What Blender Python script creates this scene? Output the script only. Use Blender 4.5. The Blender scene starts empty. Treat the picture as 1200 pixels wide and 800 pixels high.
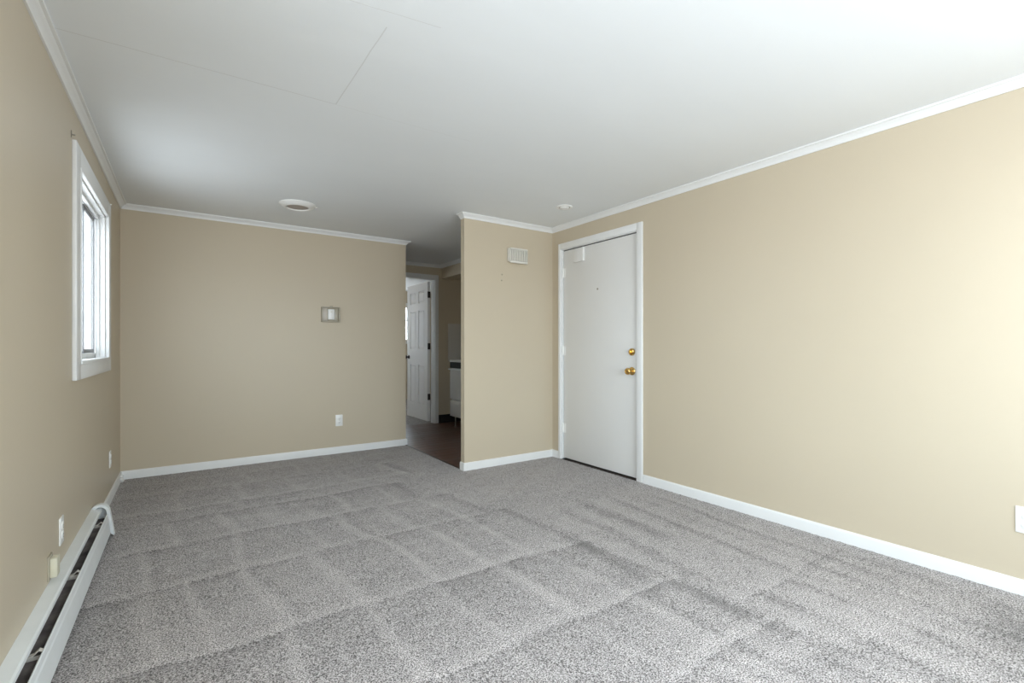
import bpy, bmesh, math, random
import numpy as np
from mathutils import Vector, Matrix, noise

random.seed(7)
PI = math.pi
C = bpy.context.scene.collection

# ------------------------------------------------------------------ camera
cam_d = bpy.data.cameras.new('camera')
cam = bpy.data.objects.new('camera', cam_d)
C.objects.link(cam)
cam.location = (0, 0, 1.083)
cam.rotation_euler = (math.radians(90), 0, math.radians(-34.485))
cam_d.sensor_width = 36
cam_d.lens = 557.62 * 36 / 1200
cam_d.shift_y = 7.0 / 1200
cam_d.clip_start = 0.02
bpy.context.scene.camera = cam

# ------------------------------------------------------------------ world, exposure
SC = bpy.context.scene
W = bpy.data.worlds.new('overcast_sky')
SC.world = W
W.use_nodes = True
wb = W.node_tree.nodes['Background']
wn, wl = W.node_tree.nodes, W.node_tree.links
w_tc, w_sp, w_cr = wn.new('ShaderNodeTexCoord'), wn.new('ShaderNodeSeparateXYZ'), wn.new('ShaderNodeValToRGB')
wl.new(w_tc.outputs['Generated'], w_sp.inputs[0])
wl.new(w_sp.outputs['Z'], w_cr.inputs[0])
w_cr.color_ramp.elements[0].position, w_cr.color_ramp.elements[0].color = 0.0, (0.66, 0.70, 0.74, 1)   # pale ground below the horizon
w_cr.color_ramp.elements[1].position, w_cr.color_ramp.elements[1].color = 0.06, (0.82, 0.92, 1.0, 1)  # even overcast above
wl.new(w_cr.outputs[0], wb.inputs[0])
wb.inputs[1].default_value = 9.0
SC.view_settings.view_transform = 'Standard'
SC.view_settings.look = 'None'
SC.view_settings.gamma = 1.0
SC.view_settings.exposure = 0.43
SC.cycles.max_bounces = 12
SC.cycles.diffuse_bounces = 8
SC.cycles.transparent_max_bounces = 12
SC.cycles.sample_clamp_indirect = 8
SC.cycles.caustics_reflective = False
SC.cycles.caustics_refractive = False


def portal(name, loc, rot, sx, sy):
    d = bpy.data.lights.new(name, 'AREA')
    d.shape = 'RECTANGLE'
    d.size, d.size_y = sx, sy
    d.cycles.is_portal = True
    o = bpy.data.objects.new(name, d)
    C.objects.link(o)
    o.location, o.rotation_euler = loc, rot


# ------------------------------------------------------------------ measured plan (metres)
XL, XR, YF, YJ, H = -0.439, 3.023, 5.034, 3.687, 2.262
XE = 2.024           # end of the far wall and of the entry stub
YS = 3.750           # rear face of the entry stub
YK, XK = 6.222, 3.66  # kitchen back wall, kitchen right wall
YB = -0.80             # wall behind the camera
BH = 0.068
# side window opening and added rear window opening
WY0, WY1, WZ0, WZ1 = 3.125, 4.14, 1.012, 1.953
RX0, RX1, RZ0, RZ1 = 0.25, 2.70, 0.70, 2.06
LY0, LY1, LZ0, LZ1 = -0.66, 0.74, 0.55, 2.06   # unseen left wall window, added to brighten the right wall
VY0, VY1, VZ0, VZ1 = 7.25, 8.15, 1.10, 1.95    # unseen bedroom window, added to light the panel door
# entry door opening
DY0, DY1, DZ1 = 2.60, 3.552, 2.035
# bedroom doorway
BX0, BX1, BZ1 = 2.13, 2.93, 2.045
BYE, BXE = 9.5, 4.6
portal('added_rear_window_daylight', ((RX0 + RX1) / 2, YB - 0.10, (RZ0 + RZ1) / 2), (math.radians(90), 0, 0), RX1 - RX0, RZ1 - RZ0)
portal('side_window_daylight', (XL - 0.085, (WY0 + WY1) / 2, (WZ0 + WZ1) / 2), (0, math.radians(-90), 0), WZ1 - WZ0, WY1 - WY0)

portal('added_near_window_daylight', (XL - 0.085, (LY0 + LY1) / 2, (LZ0 + LZ1) / 2), (0, math.radians(-90), 0), LZ1 - LZ0, LY1 - LY0)
portal('added_bedroom_window_daylight', (1.0 - 0.11, (VY0 + VY1) / 2, (VZ0 + VZ1) / 2), (0, math.radians(-90), 0), VZ1 - VZ0, VY1 - VY0)

# ------------------------------------------------------------------ materials
def mat(name, col, rough=0.6, metal=0.0, spec=0.5):
    m = bpy.data.materials.new(name)
    m.use_nodes = True
    b = m.node_tree.nodes['Principled BSDF']
    b.inputs['Base Color'].default_value = (*col, 1)
    b.inputs['Roughness'].default_value = rough
    b.inputs['Metallic'].default_value = metal
    b.inputs['Specular IOR Level'].default_value = spec
    return m


def nd(m, t, **kw):
    n = m.node_tree.nodes.new(t)
    for k, v in kw.items():
        setattr(n, k, v)
    return n


def textured(name, col, rough, scale, var, bump, bump_scale, spec=0.5, stretch=(1, 1, 1), dist=0.002):
    """colour varied by a soft noise, plus fine relief"""
    m = mat(name, col, rough, 0, spec)
    L = m.node_tree.links.new
    b = m.node_tree.nodes['Principled BSDF']
    tc = nd(m, 'ShaderNodeTexCoord')
    mp = nd(m, 'ShaderNodeMapping')
    mp.inputs['Scale'].default_value = stretch
    L(tc.outputs['Object'], mp.inputs[0])
    n1 = nd(m, 'ShaderNodeTexNoise')
    n1.inputs['Scale'].default_value = scale
    n1.inputs['Detail'].default_value = 4
    L(mp.outputs[0], n1.inputs['Vector'])
    r = nd(m, 'ShaderNodeMapRange')
    r.inputs[1].default_value, r.inputs[2].default_value = 0.3, 0.7
    r.inputs[3].default_value, r.inputs[4].default_value = 1 - var, 1 + var
    L(n1.outputs[0], r.inputs[0])
    mx = nd(m, 'ShaderNodeVectorMath', operation='SCALE')
    mx.inputs[0].default_value = col
    L(r.outputs[0], mx.inputs['Scale'])
    L(mx.outputs[0], b.inputs['Base Color'])
    n2 = nd(m, 'ShaderNodeTexNoise')
    n2.inputs['Scale'].default_value = bump_scale
    n2.inputs['Detail'].default_value = 5
    L(mp.outputs[0], n2.inputs['Vector'])
    bp = nd(m, 'ShaderNodeBump')
    bp.inputs['Strength'].default_value = bump
    bp.inputs['Distance'].default_value = dist
    L(n2.outputs[0], bp.inputs['Height'])
    L(bp.outputs[0], b.inputs['Normal'])
    return m


M = {}
M['wall'] = textured('beige_wall_paint', (0.558, 0.483, 0.366), 0.40, 1.5, 0.012, 0.10, 90, 0.35)
M['ceiling'] = textured('white_ceiling_paint', (0.78, 0.805, 0.82), 0.75, 1.2, 0.012, 0.45, 6, 0.2, (0.7, 2.2, 1), dist=0.004)
M['joint'] = mat('joint_groove_shade', (0.66, 0.67, 0.67), 0.8)  # darker than the ceiling, painting the shade of a groove along each joint
M['trim'] = textured('white_trim_paint', (0.78, 0.785, 0.78), 0.38, 6, 0.01, 0.05, 60)
M['door'] = textured('white_door_paint', (0.73, 0.72, 0.70), 0.35, 3, 0.01, 0.10, 40)
M['door6'] = mat('white_panel_door_paint', (0.78, 0.77, 0.76), 0.4)
M['vinyl'] = mat('white_vinyl_frame', (0.80, 0.80, 0.80), 0.35)
M['heater'] = textured('heater_enamel', (0.76, 0.79, 0.80), 0.36, 9, 0.03, 0.12, 30)
M['fin'] = textured('dark_finned_tube', (0.13, 0.11, 0.10), 0.5, 14, 0.5, 0.2, 200)
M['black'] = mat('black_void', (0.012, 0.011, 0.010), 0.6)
M['bracket'] = textured('dusty_bracket_metal', (0.42, 0.39, 0.35), 0.5, 40, 0.25, 0.1, 90)
M['plastic'] = mat('white_plastic', (0.84, 0.84, 0.82), 0.3)
M['cream'] = mat('cream_plastic', (0.66, 0.63, 0.50), 0.4)
M['slot'] = mat('dark_slot', (0.03, 0.03, 0.03), 0.6)
M['brass'] = mat('polished_brass', (0.72, 0.47, 0.16), 0.18, 1.0)
M['bronze'] = mat('dark_bronze', (0.05, 0.04, 0.035), 0.3, 0.8)
M['ventgrey'] = mat('offwhite_louver_plastic', (0.70, 0.68, 0.62), 0.45)
M['sashgrey'] = mat('grey_sash_aluminium', (0.20, 0.20, 0.21), 0.45, 0.3)
M['taupe'] = mat('taupe_disc', (0.40, 0.35, 0.31), 0.6)
M['guard'] = mat('smoky_guard_plastic', (0.42, 0.38, 0.30), 0.25)
M['guard2'] = mat('grey_guard_panel', (0.55, 0.50, 0.43), 0.3)
M['range'] = mat('white_range_enamel', (0.62, 0.60, 0.56), 0.3)
M['rangeblack'] = mat('black_glass_panel', (0.006, 0.006, 0.007), 0.5, 0, 0.2)
M['panel'] = mat('grey_splash_panel', (0.58, 0.55, 0.50), 0.4)
M['threshold'] = mat('dark_threshold', (0.03, 0.022, 0.018), 0.5)
M['screw'] = mat('steel_screw', (0.38, 0.35, 0.30), 0.4, 0.7)


def glass_mat():
    m = bpy.data.materials.new('window_glass')
    m.use_nodes = True
    nt = m.node_tree
    nt.nodes.clear()
    out = nt.nodes.new('ShaderNodeOutputMaterial')
    tr = nt.nodes.new('ShaderNodeBsdfTransparent')
    tr.inputs[0].default_value = (0.97, 0.98, 0.98, 1)
    gl = nt.nodes.new('ShaderNodeBsdfGlossy')
    gl.inputs['Roughness'].default_value = 0.02
    fr = nt.nodes.new('ShaderNodeFresnel')
    fr.inputs[0].default_value = 1.45
    mx = nt.nodes.new('ShaderNodeMixShader')
    ge = nt.nodes.new('ShaderNodeNewGeometry')
    inv = nt.nodes.new('ShaderNodeMath')
    inv.operation = 'SUBTRACT'
    inv.inputs[0].default_value = 1.0
    nt.links.new(ge.outputs['Backfacing'], inv.inputs[1])
    mu = nt.nodes.new('ShaderNodeMath')
    mu.operation = 'MULTIPLY'
    nt.links.new(fr.outputs[0], mu.inputs[0])
    nt.links.new(inv.outputs[0], mu.inputs[1])
    nt.links.new(mu.outputs[0], mx.inputs[0])     # thin pane: reflect once, on entering
    nt.links.new(tr.outputs[0], mx.inputs[1])
    nt.links.new(gl.outputs[0], mx.inputs[2])
    nt.links.new(mx.outputs[0], out.inputs[0])
    return m


M['glass'] = glass_mat()


def screen_mat():
    m = bpy.data.materials.new('dimming_screen_mesh')
    m.use_nodes = True
    nt = m.node_tree
    nt.nodes.clear()
    out = nt.nodes.new('ShaderNodeOutputMaterial')
    tr = nt.nodes.new('ShaderNodeBsdfTransparent')
    df = nt.nodes.new('ShaderNodeBsdfDiffuse')
    df.inputs[0].default_value = (0.10, 0.10, 0.10, 1)
    mx = nt.nodes.new('ShaderNodeMixShader')
    mx.inputs[0].default_value = 0.30      # share of daylight the added screen takes from the side window
    nt.links.new(tr.outputs[0], mx.inputs[1])
    nt.links.new(df.outputs[0], mx.inputs[2])
    nt.links.new(mx.outputs[0], out.inputs[0])
    return m


M['screen'] = screen_mat()


def carpet_mat():
    m = mat('grey_cut_pile_carpet', (0.3, 0.3, 0.3), 0.95, 0, 0.1)
    L = m.node_tree.links.new
    b = m.node_tree.nodes['Principled BSDF']
    tc = nd(m, 'ShaderNodeTexCoord')
    # tufts: two sizes of speckle
    n1 = nd(m, 'ShaderNodeTexNoise')
    n1.inputs['Scale'].default_value = 205
    n1.inputs['Detail'].default_value = 2.5
    n1.inputs['Roughness'].default_value = 0.6
    L(tc.outputs['Object'], n1.inputs['Vector'])
    cr = nd(m, 'ShaderNodeValToRGB')
    e = cr.color_ramp.elements
    e[0].position, e[0].color = 0.375, (0.060, 0.054, 0.052, 1)
    e[1].position, e[1].color = 0.62, (0.60, 0.560, 0.550, 1)
    mid = cr.color_ramp.elements.new(0.47)
    mid.color = (0.255, 0.232, 0.224, 1)
    L(n1.outputs[0], cr.inputs[0])
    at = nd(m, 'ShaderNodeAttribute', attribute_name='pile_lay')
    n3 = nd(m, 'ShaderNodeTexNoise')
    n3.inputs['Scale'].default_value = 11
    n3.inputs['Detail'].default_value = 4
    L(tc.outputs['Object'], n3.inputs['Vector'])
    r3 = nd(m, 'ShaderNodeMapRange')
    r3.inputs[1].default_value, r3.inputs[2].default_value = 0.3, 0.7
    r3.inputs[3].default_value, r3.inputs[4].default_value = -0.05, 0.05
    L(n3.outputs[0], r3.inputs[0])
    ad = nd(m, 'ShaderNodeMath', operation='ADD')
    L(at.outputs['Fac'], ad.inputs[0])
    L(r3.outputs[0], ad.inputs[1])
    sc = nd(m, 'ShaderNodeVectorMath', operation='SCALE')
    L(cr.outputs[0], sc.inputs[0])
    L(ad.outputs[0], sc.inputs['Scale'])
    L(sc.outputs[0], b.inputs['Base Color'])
    bp = nd(m, 'ShaderNodeBump')
    bp.inputs['Strength'].default_value = 0.6
    bp.inputs['Distance'].default_value = 0.004
    L(n1.outputs[0], bp.inputs['Height'])
    L(bp.outputs[0], b.inputs['Normal'])
    b.inputs['Sheen Weight'].default_value = 0.15
    return m


M['carpet'] = carpet_mat()


def wood_mat(name, c0, c1, off):
    m = mat(name, c0, 0.30, 0, 0.22)
    L = m.node_tree.links.new
    b = m.node_tree.nodes['Principled BSDF']
    tc = nd(m, 'ShaderNodeTexCoord')
    mp = nd(m, 'ShaderNodeMapping')
    mp.inputs['Scale'].default_value = (1.6, 30, 1)
    mp.inputs['Location'].default_value = (off, off * 3, 0)
    L(tc.outputs['Object'], mp.inputs[0])
    n = nd(m, 'ShaderNodeTexNoise')
    n.inputs['Scale'].default_value = 2.2
    n.inputs['Detail'].default_value = 6
    L(mp.outputs[0], n.inputs['Vector'])
    cr = nd(m, 'ShaderNodeValToRGB')
    e = cr.color_ramp.elements
    e[0].position, e[0].color = 0.35, (*c0, 1)
    e[1].position, e[1].color = 0.68, (*c1, 1)
    L(n.outputs[0], cr.inputs[0])
    L(cr.outputs[0], b.inputs['Base Color'])
    return m


WOODS = [wood_mat('dark_laminate_%s' % w, a, c, o) for w, a, c, o in (
    ('umber', (0.060, 0.024, 0.014), (0.150, 0.066, 0.040), 0.0),
    ('walnut', (0.060, 0.030, 0.020), (0.150, 0.085, 0.060), 3.1),
    ('greyed', (0.075, 0.040, 0.028), (0.170, 0.098, 0.070), 7.7),
    ('russet', (0.055, 0.020, 0.012), (0.135, 0.052, 0.030), 5.2))]

# ------------------------------------------------------------------ mesh helpers
def add_box(bm, x0, x1, y0, y1, z0, z1, bev=0.0, seg=2):
    r = bmesh.ops.create_cube(bm, size=1)
    vs = r['verts']
    for v in vs:
        v.co = ((x0 + x1) / 2 + v.co.x * (x1 - x0), (y0 + y1) / 2 + v.co.y * (y1 - y0), (z0 + z1) / 2 + v.co.z * (z1 - z0))
    if bev > 0:
        es = list({e for v in vs for e in v.link_edges})
        bmesh.ops.bevel(bm, geom=es, offset=bev, segments=seg, affect='EDGES', profile=0.5)


def add_lathe(bm, prof, mtx, seg=40):
    """prof: (radius, height) pairs about local +Z"""
    rings = []
    for r, z in prof:
        if r < 1e-6:
            rings.append([bm.verts.new(mtx @ Vector((0, 0, z)))])
        else:
            rings.append([bm.verts.new(mtx @ Vector((r * math.cos(2 * PI * k / seg), r * math.sin(2 * PI * k / seg), z))) for k in range(seg)])
    for a, b in zip(rings, rings[1:]):
        for k in range(seg):
            k2 = (k + 1) % seg
            if len(a) == 1:
                bm.faces.new((a[0], b[k], b[k2]))
            elif len(b) == 1:
                bm.faces.new((a[k], b[0], a[k2]))
            else:
                bm.faces.new((a[k], b[k], b[k2], a[k2]))


def add_extrude(bm, poly, p0, p1):
    """closed polygon of 3D offsets swept from p0 to p1 (same polygon at both ends)"""
    a = [bm.verts.new(Vector(p0) + Vector(q)) for q in poly]
    b = [bm.verts.new(Vector(p1) + Vector(q)) for q in poly]
    n = len(poly)
    for i in range(n):
        j = (i + 1) % n
        bm.faces.new((a[i], a[j], b[j], b[i]))
    bm.faces.new(a[::-1])
    bm.faces.new(b)


def run(bm, prof, path, closed_ends=True):
    """sweep a profile (out, up) along a plan path whose right-hand side is the room; corners are mitred.
    path: list of (x, y); returns nothing, one solid per segment joined at mitres"""
    n = len(path)
    offs = []
    for i in range(n):
        def rn(a, b):
            d = Vector((b[0] - a[0], b[1] - a[1])).normalized()
            return Vector((d.y, -d.x))
        if i == 0:
            m = rn(path[0], path[1])
        elif i == n - 1:
            m = rn(path[-2], path[-1])
        else:
            n1, n2 = rn(path[i - 1], path[i]), rn(path[i], path[i + 1])
            m = (n1 + n2) / (1 + n1.dot(n2))
        offs.append(m)
    rings = [[bm.verts.new((path[i][0] + offs[i].x * o, path[i][1] + offs[i].y * o, z)) for o, z in prof] for i in range(n)]
    k = len(prof)
    for a, b in zip(rings, rings[1:]):
        for i in range(k):
            j = (i + 1) % k
            bm.faces.new((a[i], a[j], b[j], b[i]))
    bm.faces.new(rings[0][::-1])
    bm.faces.new(rings[-1])


def obj(name, bm, m, parent=None, smooth=False):
    bmesh.ops.recalc_face_normals(bm, faces=bm.faces)
    me = bpy.data.meshes.new(name)
    bm.to_mesh(me)
    bm.free()
    me.materials.append(m)
    if smooth:
        for p in me.polygons:
            p.use_smooth = True
        me.set_sharp_from_angle(angle=math.radians(35))
    o = bpy.data.objects.new(name, me)
    C.objects.link(o)
    if parent:
        o.parent = parent
        o.matrix_parent_inverse = Matrix.Translation(-Vector(parent.location)) if parent.type == 'EMPTY' else Matrix()
    return o


def box(name, x0, x1, y0, y1, z0, z1, m, parent=None, bev=0.0, seg=2):
    bm = bmesh.new()
    add_box(bm, x0, x1, y0, y1, z0, z1, bev, seg)
    return obj(name, bm, m, parent, smooth=bev > 0)


def boxes(name, bl, m, parent=None, bev=0.0):
    bm = bmesh.new()
    for b in bl:
        add_box(bm, *b, bev)
    return obj(name, bm, m, parent, smooth=bev > 0)


def struct(o, label=None):
    o['kind'] = 'structure'
    if label:
        o['label'] = label
    return o


def thing(name, label, cat, loc, group=None):
    o = bpy.data.objects.new(name, None)
    C.objects.link(o)
    o.location = loc
    o.empty_display_size = 0.05
    o['label'], o['category'] = label, cat
    if group:
        o['group'] = group
    return o


def tag(o, label, cat, group=None):
    o['label'], o['category'] = label, cat
    if group:
        o['group'] = group
    return o


T = 0.12
TL = 0.078   # thin outer wall on the left
# ------------------------------------------------------------------ floor with its carpet pile and planks
def make_floor():
    s = 0.0125
    x0, x1, y0, y1 = XL + 0.001, XR - 0.001, -0.4, YF - 0.001
    nx, ny = int((x1 - x0) / s), int((y1 - y0) / s)
    X, Y = np.meshgrid(np.linspace(x0, x1, nx + 1), np.linspace(y0, y1, ny + 1))
    rng = np.random.RandomState(3)

    def wob(seed, sc, amp):
        r = np.random.RandomState(seed)
        out = np.zeros_like(X)
        for _ in range(5):
            a, b, ph = r.normal(0, sc), r.normal(0, sc), r.uniform(0, 6.28)
            out += np.sin(a * X + b * Y + ph)
        return out * amp / 2.2

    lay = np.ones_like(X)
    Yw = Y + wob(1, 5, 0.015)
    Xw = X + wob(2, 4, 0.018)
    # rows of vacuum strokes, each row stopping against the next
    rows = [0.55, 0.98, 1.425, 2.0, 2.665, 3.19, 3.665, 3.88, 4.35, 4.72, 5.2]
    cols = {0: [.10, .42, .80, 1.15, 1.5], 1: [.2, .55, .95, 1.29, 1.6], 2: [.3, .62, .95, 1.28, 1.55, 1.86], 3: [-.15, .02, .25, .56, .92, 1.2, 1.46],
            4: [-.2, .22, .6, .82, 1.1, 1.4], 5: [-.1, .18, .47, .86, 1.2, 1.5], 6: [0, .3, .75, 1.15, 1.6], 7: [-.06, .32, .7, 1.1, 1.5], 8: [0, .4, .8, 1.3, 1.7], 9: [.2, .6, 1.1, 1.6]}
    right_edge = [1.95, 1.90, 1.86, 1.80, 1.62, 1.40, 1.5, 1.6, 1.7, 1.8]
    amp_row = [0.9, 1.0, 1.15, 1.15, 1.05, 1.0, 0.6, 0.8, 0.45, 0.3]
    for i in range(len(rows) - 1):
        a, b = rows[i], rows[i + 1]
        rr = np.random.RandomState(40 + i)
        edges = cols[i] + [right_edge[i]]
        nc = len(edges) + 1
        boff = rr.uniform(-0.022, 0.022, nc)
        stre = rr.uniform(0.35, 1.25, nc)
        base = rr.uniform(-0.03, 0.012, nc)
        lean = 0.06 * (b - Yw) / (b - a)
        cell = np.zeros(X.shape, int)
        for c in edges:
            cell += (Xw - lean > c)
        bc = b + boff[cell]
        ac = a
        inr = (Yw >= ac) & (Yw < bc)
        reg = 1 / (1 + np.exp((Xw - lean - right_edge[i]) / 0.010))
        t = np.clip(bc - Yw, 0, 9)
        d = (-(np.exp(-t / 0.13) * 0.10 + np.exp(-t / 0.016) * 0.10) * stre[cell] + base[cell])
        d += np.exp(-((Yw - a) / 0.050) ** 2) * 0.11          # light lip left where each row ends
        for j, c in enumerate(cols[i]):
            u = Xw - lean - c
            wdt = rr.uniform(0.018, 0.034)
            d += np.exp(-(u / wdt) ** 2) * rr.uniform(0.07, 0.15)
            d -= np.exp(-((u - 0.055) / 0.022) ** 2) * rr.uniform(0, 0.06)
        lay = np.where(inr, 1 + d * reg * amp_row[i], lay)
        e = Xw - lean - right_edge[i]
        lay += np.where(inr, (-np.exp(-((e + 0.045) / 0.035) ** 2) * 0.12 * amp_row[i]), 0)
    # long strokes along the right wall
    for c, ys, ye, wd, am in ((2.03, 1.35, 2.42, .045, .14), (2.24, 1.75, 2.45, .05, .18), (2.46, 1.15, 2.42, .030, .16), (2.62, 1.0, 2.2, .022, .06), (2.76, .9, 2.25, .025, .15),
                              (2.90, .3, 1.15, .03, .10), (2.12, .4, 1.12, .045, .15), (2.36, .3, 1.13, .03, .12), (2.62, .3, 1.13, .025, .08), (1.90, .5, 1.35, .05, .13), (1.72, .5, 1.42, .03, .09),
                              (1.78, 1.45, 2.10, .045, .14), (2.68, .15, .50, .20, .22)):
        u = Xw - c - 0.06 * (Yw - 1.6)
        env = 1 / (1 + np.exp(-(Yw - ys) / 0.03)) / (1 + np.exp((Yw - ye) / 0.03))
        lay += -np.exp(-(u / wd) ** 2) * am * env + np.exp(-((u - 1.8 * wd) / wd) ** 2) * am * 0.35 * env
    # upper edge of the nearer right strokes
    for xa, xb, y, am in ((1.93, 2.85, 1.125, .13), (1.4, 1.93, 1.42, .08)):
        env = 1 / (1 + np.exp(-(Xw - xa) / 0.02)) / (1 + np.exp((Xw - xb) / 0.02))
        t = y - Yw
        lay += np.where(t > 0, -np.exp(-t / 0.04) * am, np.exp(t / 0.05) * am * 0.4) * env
    # scuffed patches, plus plain lightened areas nearer the viewpoint
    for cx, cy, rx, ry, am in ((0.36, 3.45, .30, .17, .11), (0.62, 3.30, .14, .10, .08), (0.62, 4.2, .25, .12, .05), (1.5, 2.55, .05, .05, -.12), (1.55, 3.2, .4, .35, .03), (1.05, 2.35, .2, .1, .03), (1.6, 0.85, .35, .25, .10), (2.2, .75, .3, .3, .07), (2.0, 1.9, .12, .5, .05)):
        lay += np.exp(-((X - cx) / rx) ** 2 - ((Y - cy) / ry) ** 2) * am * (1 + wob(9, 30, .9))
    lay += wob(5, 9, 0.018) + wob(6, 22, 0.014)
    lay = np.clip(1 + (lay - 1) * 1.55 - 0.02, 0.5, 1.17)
    Z = (lay - 1) * 0.008 + rng.normal(0, 0.0010, X.shape)
    Z = np.minimum(Z, 0.003) - 0.001
    # keep the sheet flat where it meets the walls and planks
    co = np.stack([X, Y, Z], -1).reshape(-1, 3)
    idx = np.arange((nx + 1) * (ny + 1)).reshape(ny + 1, nx + 1)
    q = np.stack([idx[:-1, :-1], idx[:-1, 1:], idx[1:, 1:], idx[1:, :-1]], -1)
    cx = (X[:-1, :-1] + s / 2)
    cy = (Y[:-1, :-1] + s / 2)
    keep = ~((cx > XE - 0.003) & (cy > YJ + 0.004))
    q = q[keep].reshape(-1, 4)
    me = bpy.data.meshes.new('floor')
    me.vertices.add(len(co))
    me.vertices.foreach_set('co', co.ravel().astype(np.float32))
    me.loops.add(q.size)
    me.loops.foreach_set('vertex_index', q.ravel().astype(np.int32))
    me.polygons.add(len(q))
    me.polygons.foreach_set('loop_start', np.arange(0, q.size, 4, dtype=np.int32))
    me.polygons.foreach_set('use_smooth', np.ones(len(q), bool))
    me.update(calc_edges=True)
    me.validate()
    at = me.attributes.new('pile_lay', 'FLOAT', 'POINT')
    at.data.foreach_set('value', lay.ravel().astype(np.float32))
    me.materials.append(M['carpet'])
    o = bpy.data.objects.new('floor', me)
    C.objects.link(o)
    return struct(o, 'grey cut pile carpet with vacuum tracks')


floor = make_floor()


def flat_carpet(name, x0, x1, y0, y1, z):
    bm = bmesh.new()
    add_box(bm, x0, x1, y0, y1, z - 0.02, z)
    o = obj(name, bm, M['carpet'])
    at = o.data.attributes.new('pile_lay', 'FLOAT', 'POINT')
    at.data.foreach_set('value', [0.97] * len(o.data.vertices))
    return struct(o)


flat_carpet('floor_rear', XL, XR, YB, -0.4, 0.0)
flat_carpet('floor_bedroom', 1.0, BXE, YK + 0.07, BYE, 0.0)
sub = struct(box('floor_base', XL - T, BXE + T, YB - T, BYE + T, -0.14, -0.045, M['threshold']))
wood_floor = struct(box('floor_hall', 1.0, XK, YS - 0.06, YK + 0.068, -0.04, -0.012, M['threshold']), 'dark brown laminate plank floor of the hall')
pl_w, pl_l = 0.125, 0.92
yy, r = YJ + 0.004, 0
while yy < YK + 0.06:
    y2 = min(yy + pl_w, YK + 0.066)
    xs = 1.0 + ((r * 0.37) % 1.0) * pl_l - pl_l
    while xs < XK:
        a, b = max(xs, 1.0), min(xs + pl_l, XK)
        if yy < YS + 0.01:
            pass
        lo = a
        if yy < YF:                      # in front of the far wall the planks start at the carpet edge
            lo = max(a, XE + 0.006)
        ystart = max(yy, YS + 0.002) if lo > XE + 0.02 else max(yy, YS + 0.002)
        if b - lo > 0.03 and y2 - ystart > 0.02:
            bm = bmesh.new()
            add_box(bm, lo + 0.0008, b - 0.0008, ystart + 0.0008, y2 - 0.0008, -0.012, 0.0, 0.0012, 1)
            obj('plank', bm, random.choice(WOODS), wood_floor)
        xs += pl_l
    yy += pl_w
    r += 1
struct(box('trim_1', XE - 0.006, XE + 0.006, YS, YF, -0.010, 0.004, M['threshold'], bev=0.002), 'dark edge strip between carpet and laminate')

# ------------------------------------------------------------------ walls
def wall(name, bl, m=None):
    return struct(boxes(name, bl, m or M['wall']))


wall('wall_left', [(XL - TL, XL, YB - T, LY0, -0.04, H), (XL - TL, XL, LY0, LY1, -0.04, LZ0), (XL - TL, XL, LY0, LY1, LZ1, H), (XL - TL, XL, LY1, WY0, -0.04, H), (XL - TL, XL, WY1, YF + T, -0.04, H), (XL - TL, XL, WY0, WY1, -0.04, WZ0), (XL - TL, XL, WY0, WY1, WZ1, H)])
wall('wall_far', [(XL, XE, YF, YF + T, -0.04, H)])
wall('wall_right', [(XR, XR + T, YB - T, DY0, -0.04, H), (XR, XR + T, DY1, YJ, -0.04, H), (XR, XR + T, DY0, DY1, DZ1, H), (XR + 0.085, XR + T, DY0, DY1, -0.04, DZ1)])
wall('wall_entry', [(XE, XK + T, YJ, YS, -0.04, H)])
wall('wall_back', [(XL, RX0, YB - T, YB, -0.04, H), (RX1, XR, YB - T, YB, -0.04, H), (RX0, RX1, YB - T, YB, -0.04, RZ0), (RX0, RX1, YB - T, YB, RZ1, H)])
wall('wall_hall', [(1.0 - T, 1.0, YF + T, YK, -0.04, H)])
wall('wall_kitchen_right', [(XK, XK + T, YS, YK, -0.04, H)])
wall('wall_kitchen_back', [(1.0 - T, BX0 - 0.012, YK, YK + T, -0.04, H), (BX1 + 0.012, XK + T, YK, YK + T, -0.04, H), (BX0 - 0.012, BX1 + 0.012, YK, YK + T, BZ1 + 0.012, H)])
# bedroom beyond: window at the end
QX0, QX1, QZ0, QZ1 = 2.55, 3.88, 1.22, 1.95
wall('wall_bedroom_left', [(1.0 - T, 1.0, YK + T, VY0, -0.04, H), (1.0 - T, 1.0, VY1, BYE + T, -0.04, H), (1.0 - T, 1.0, VY0, VY1, -0.04, VZ0), (1.0 - T, 1.0, VY0, VY1, VZ1, H)])
wall('wall_bedroom_right', [(BXE, BXE + T, YK + T, BYE + T, -0.04, H)])
wall('wall_bedroom_front', [(XK + T, BXE + T, YK, YK + T, -0.04, H)])
wall('wall_bedroom_far', [(1.0, QX0, BYE, BYE + T, -0.04, H), (QX1, BXE, BYE, BYE + T, -0.04, H), (QX0, QX1, BYE, BYE + T, -0.04, QZ0), (QX0, QX1, BYE, BYE + T, QZ1, H)])
SX = 3.045
struct(box('trim_2', SX, XK, YS, YK, 2.073, H, M['wall']), 'painted soffit above the kitchen side')

# ceiling with its board joints as thin strips in a groove-shade colour
ceil = struct(box('ceiling', XL - T, BXE + T, YB - T, BYE + T, H, H + 0.1, M['ceiling']), 'white painted ceiling with faint board joints')


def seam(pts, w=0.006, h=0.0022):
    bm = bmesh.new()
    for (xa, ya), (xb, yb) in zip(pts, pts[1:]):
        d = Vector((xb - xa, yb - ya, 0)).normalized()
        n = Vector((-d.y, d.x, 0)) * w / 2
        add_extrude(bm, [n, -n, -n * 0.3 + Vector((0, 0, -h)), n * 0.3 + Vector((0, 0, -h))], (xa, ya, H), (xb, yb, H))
    obj('board_joint', bm, M['joint'], ceil)


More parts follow.
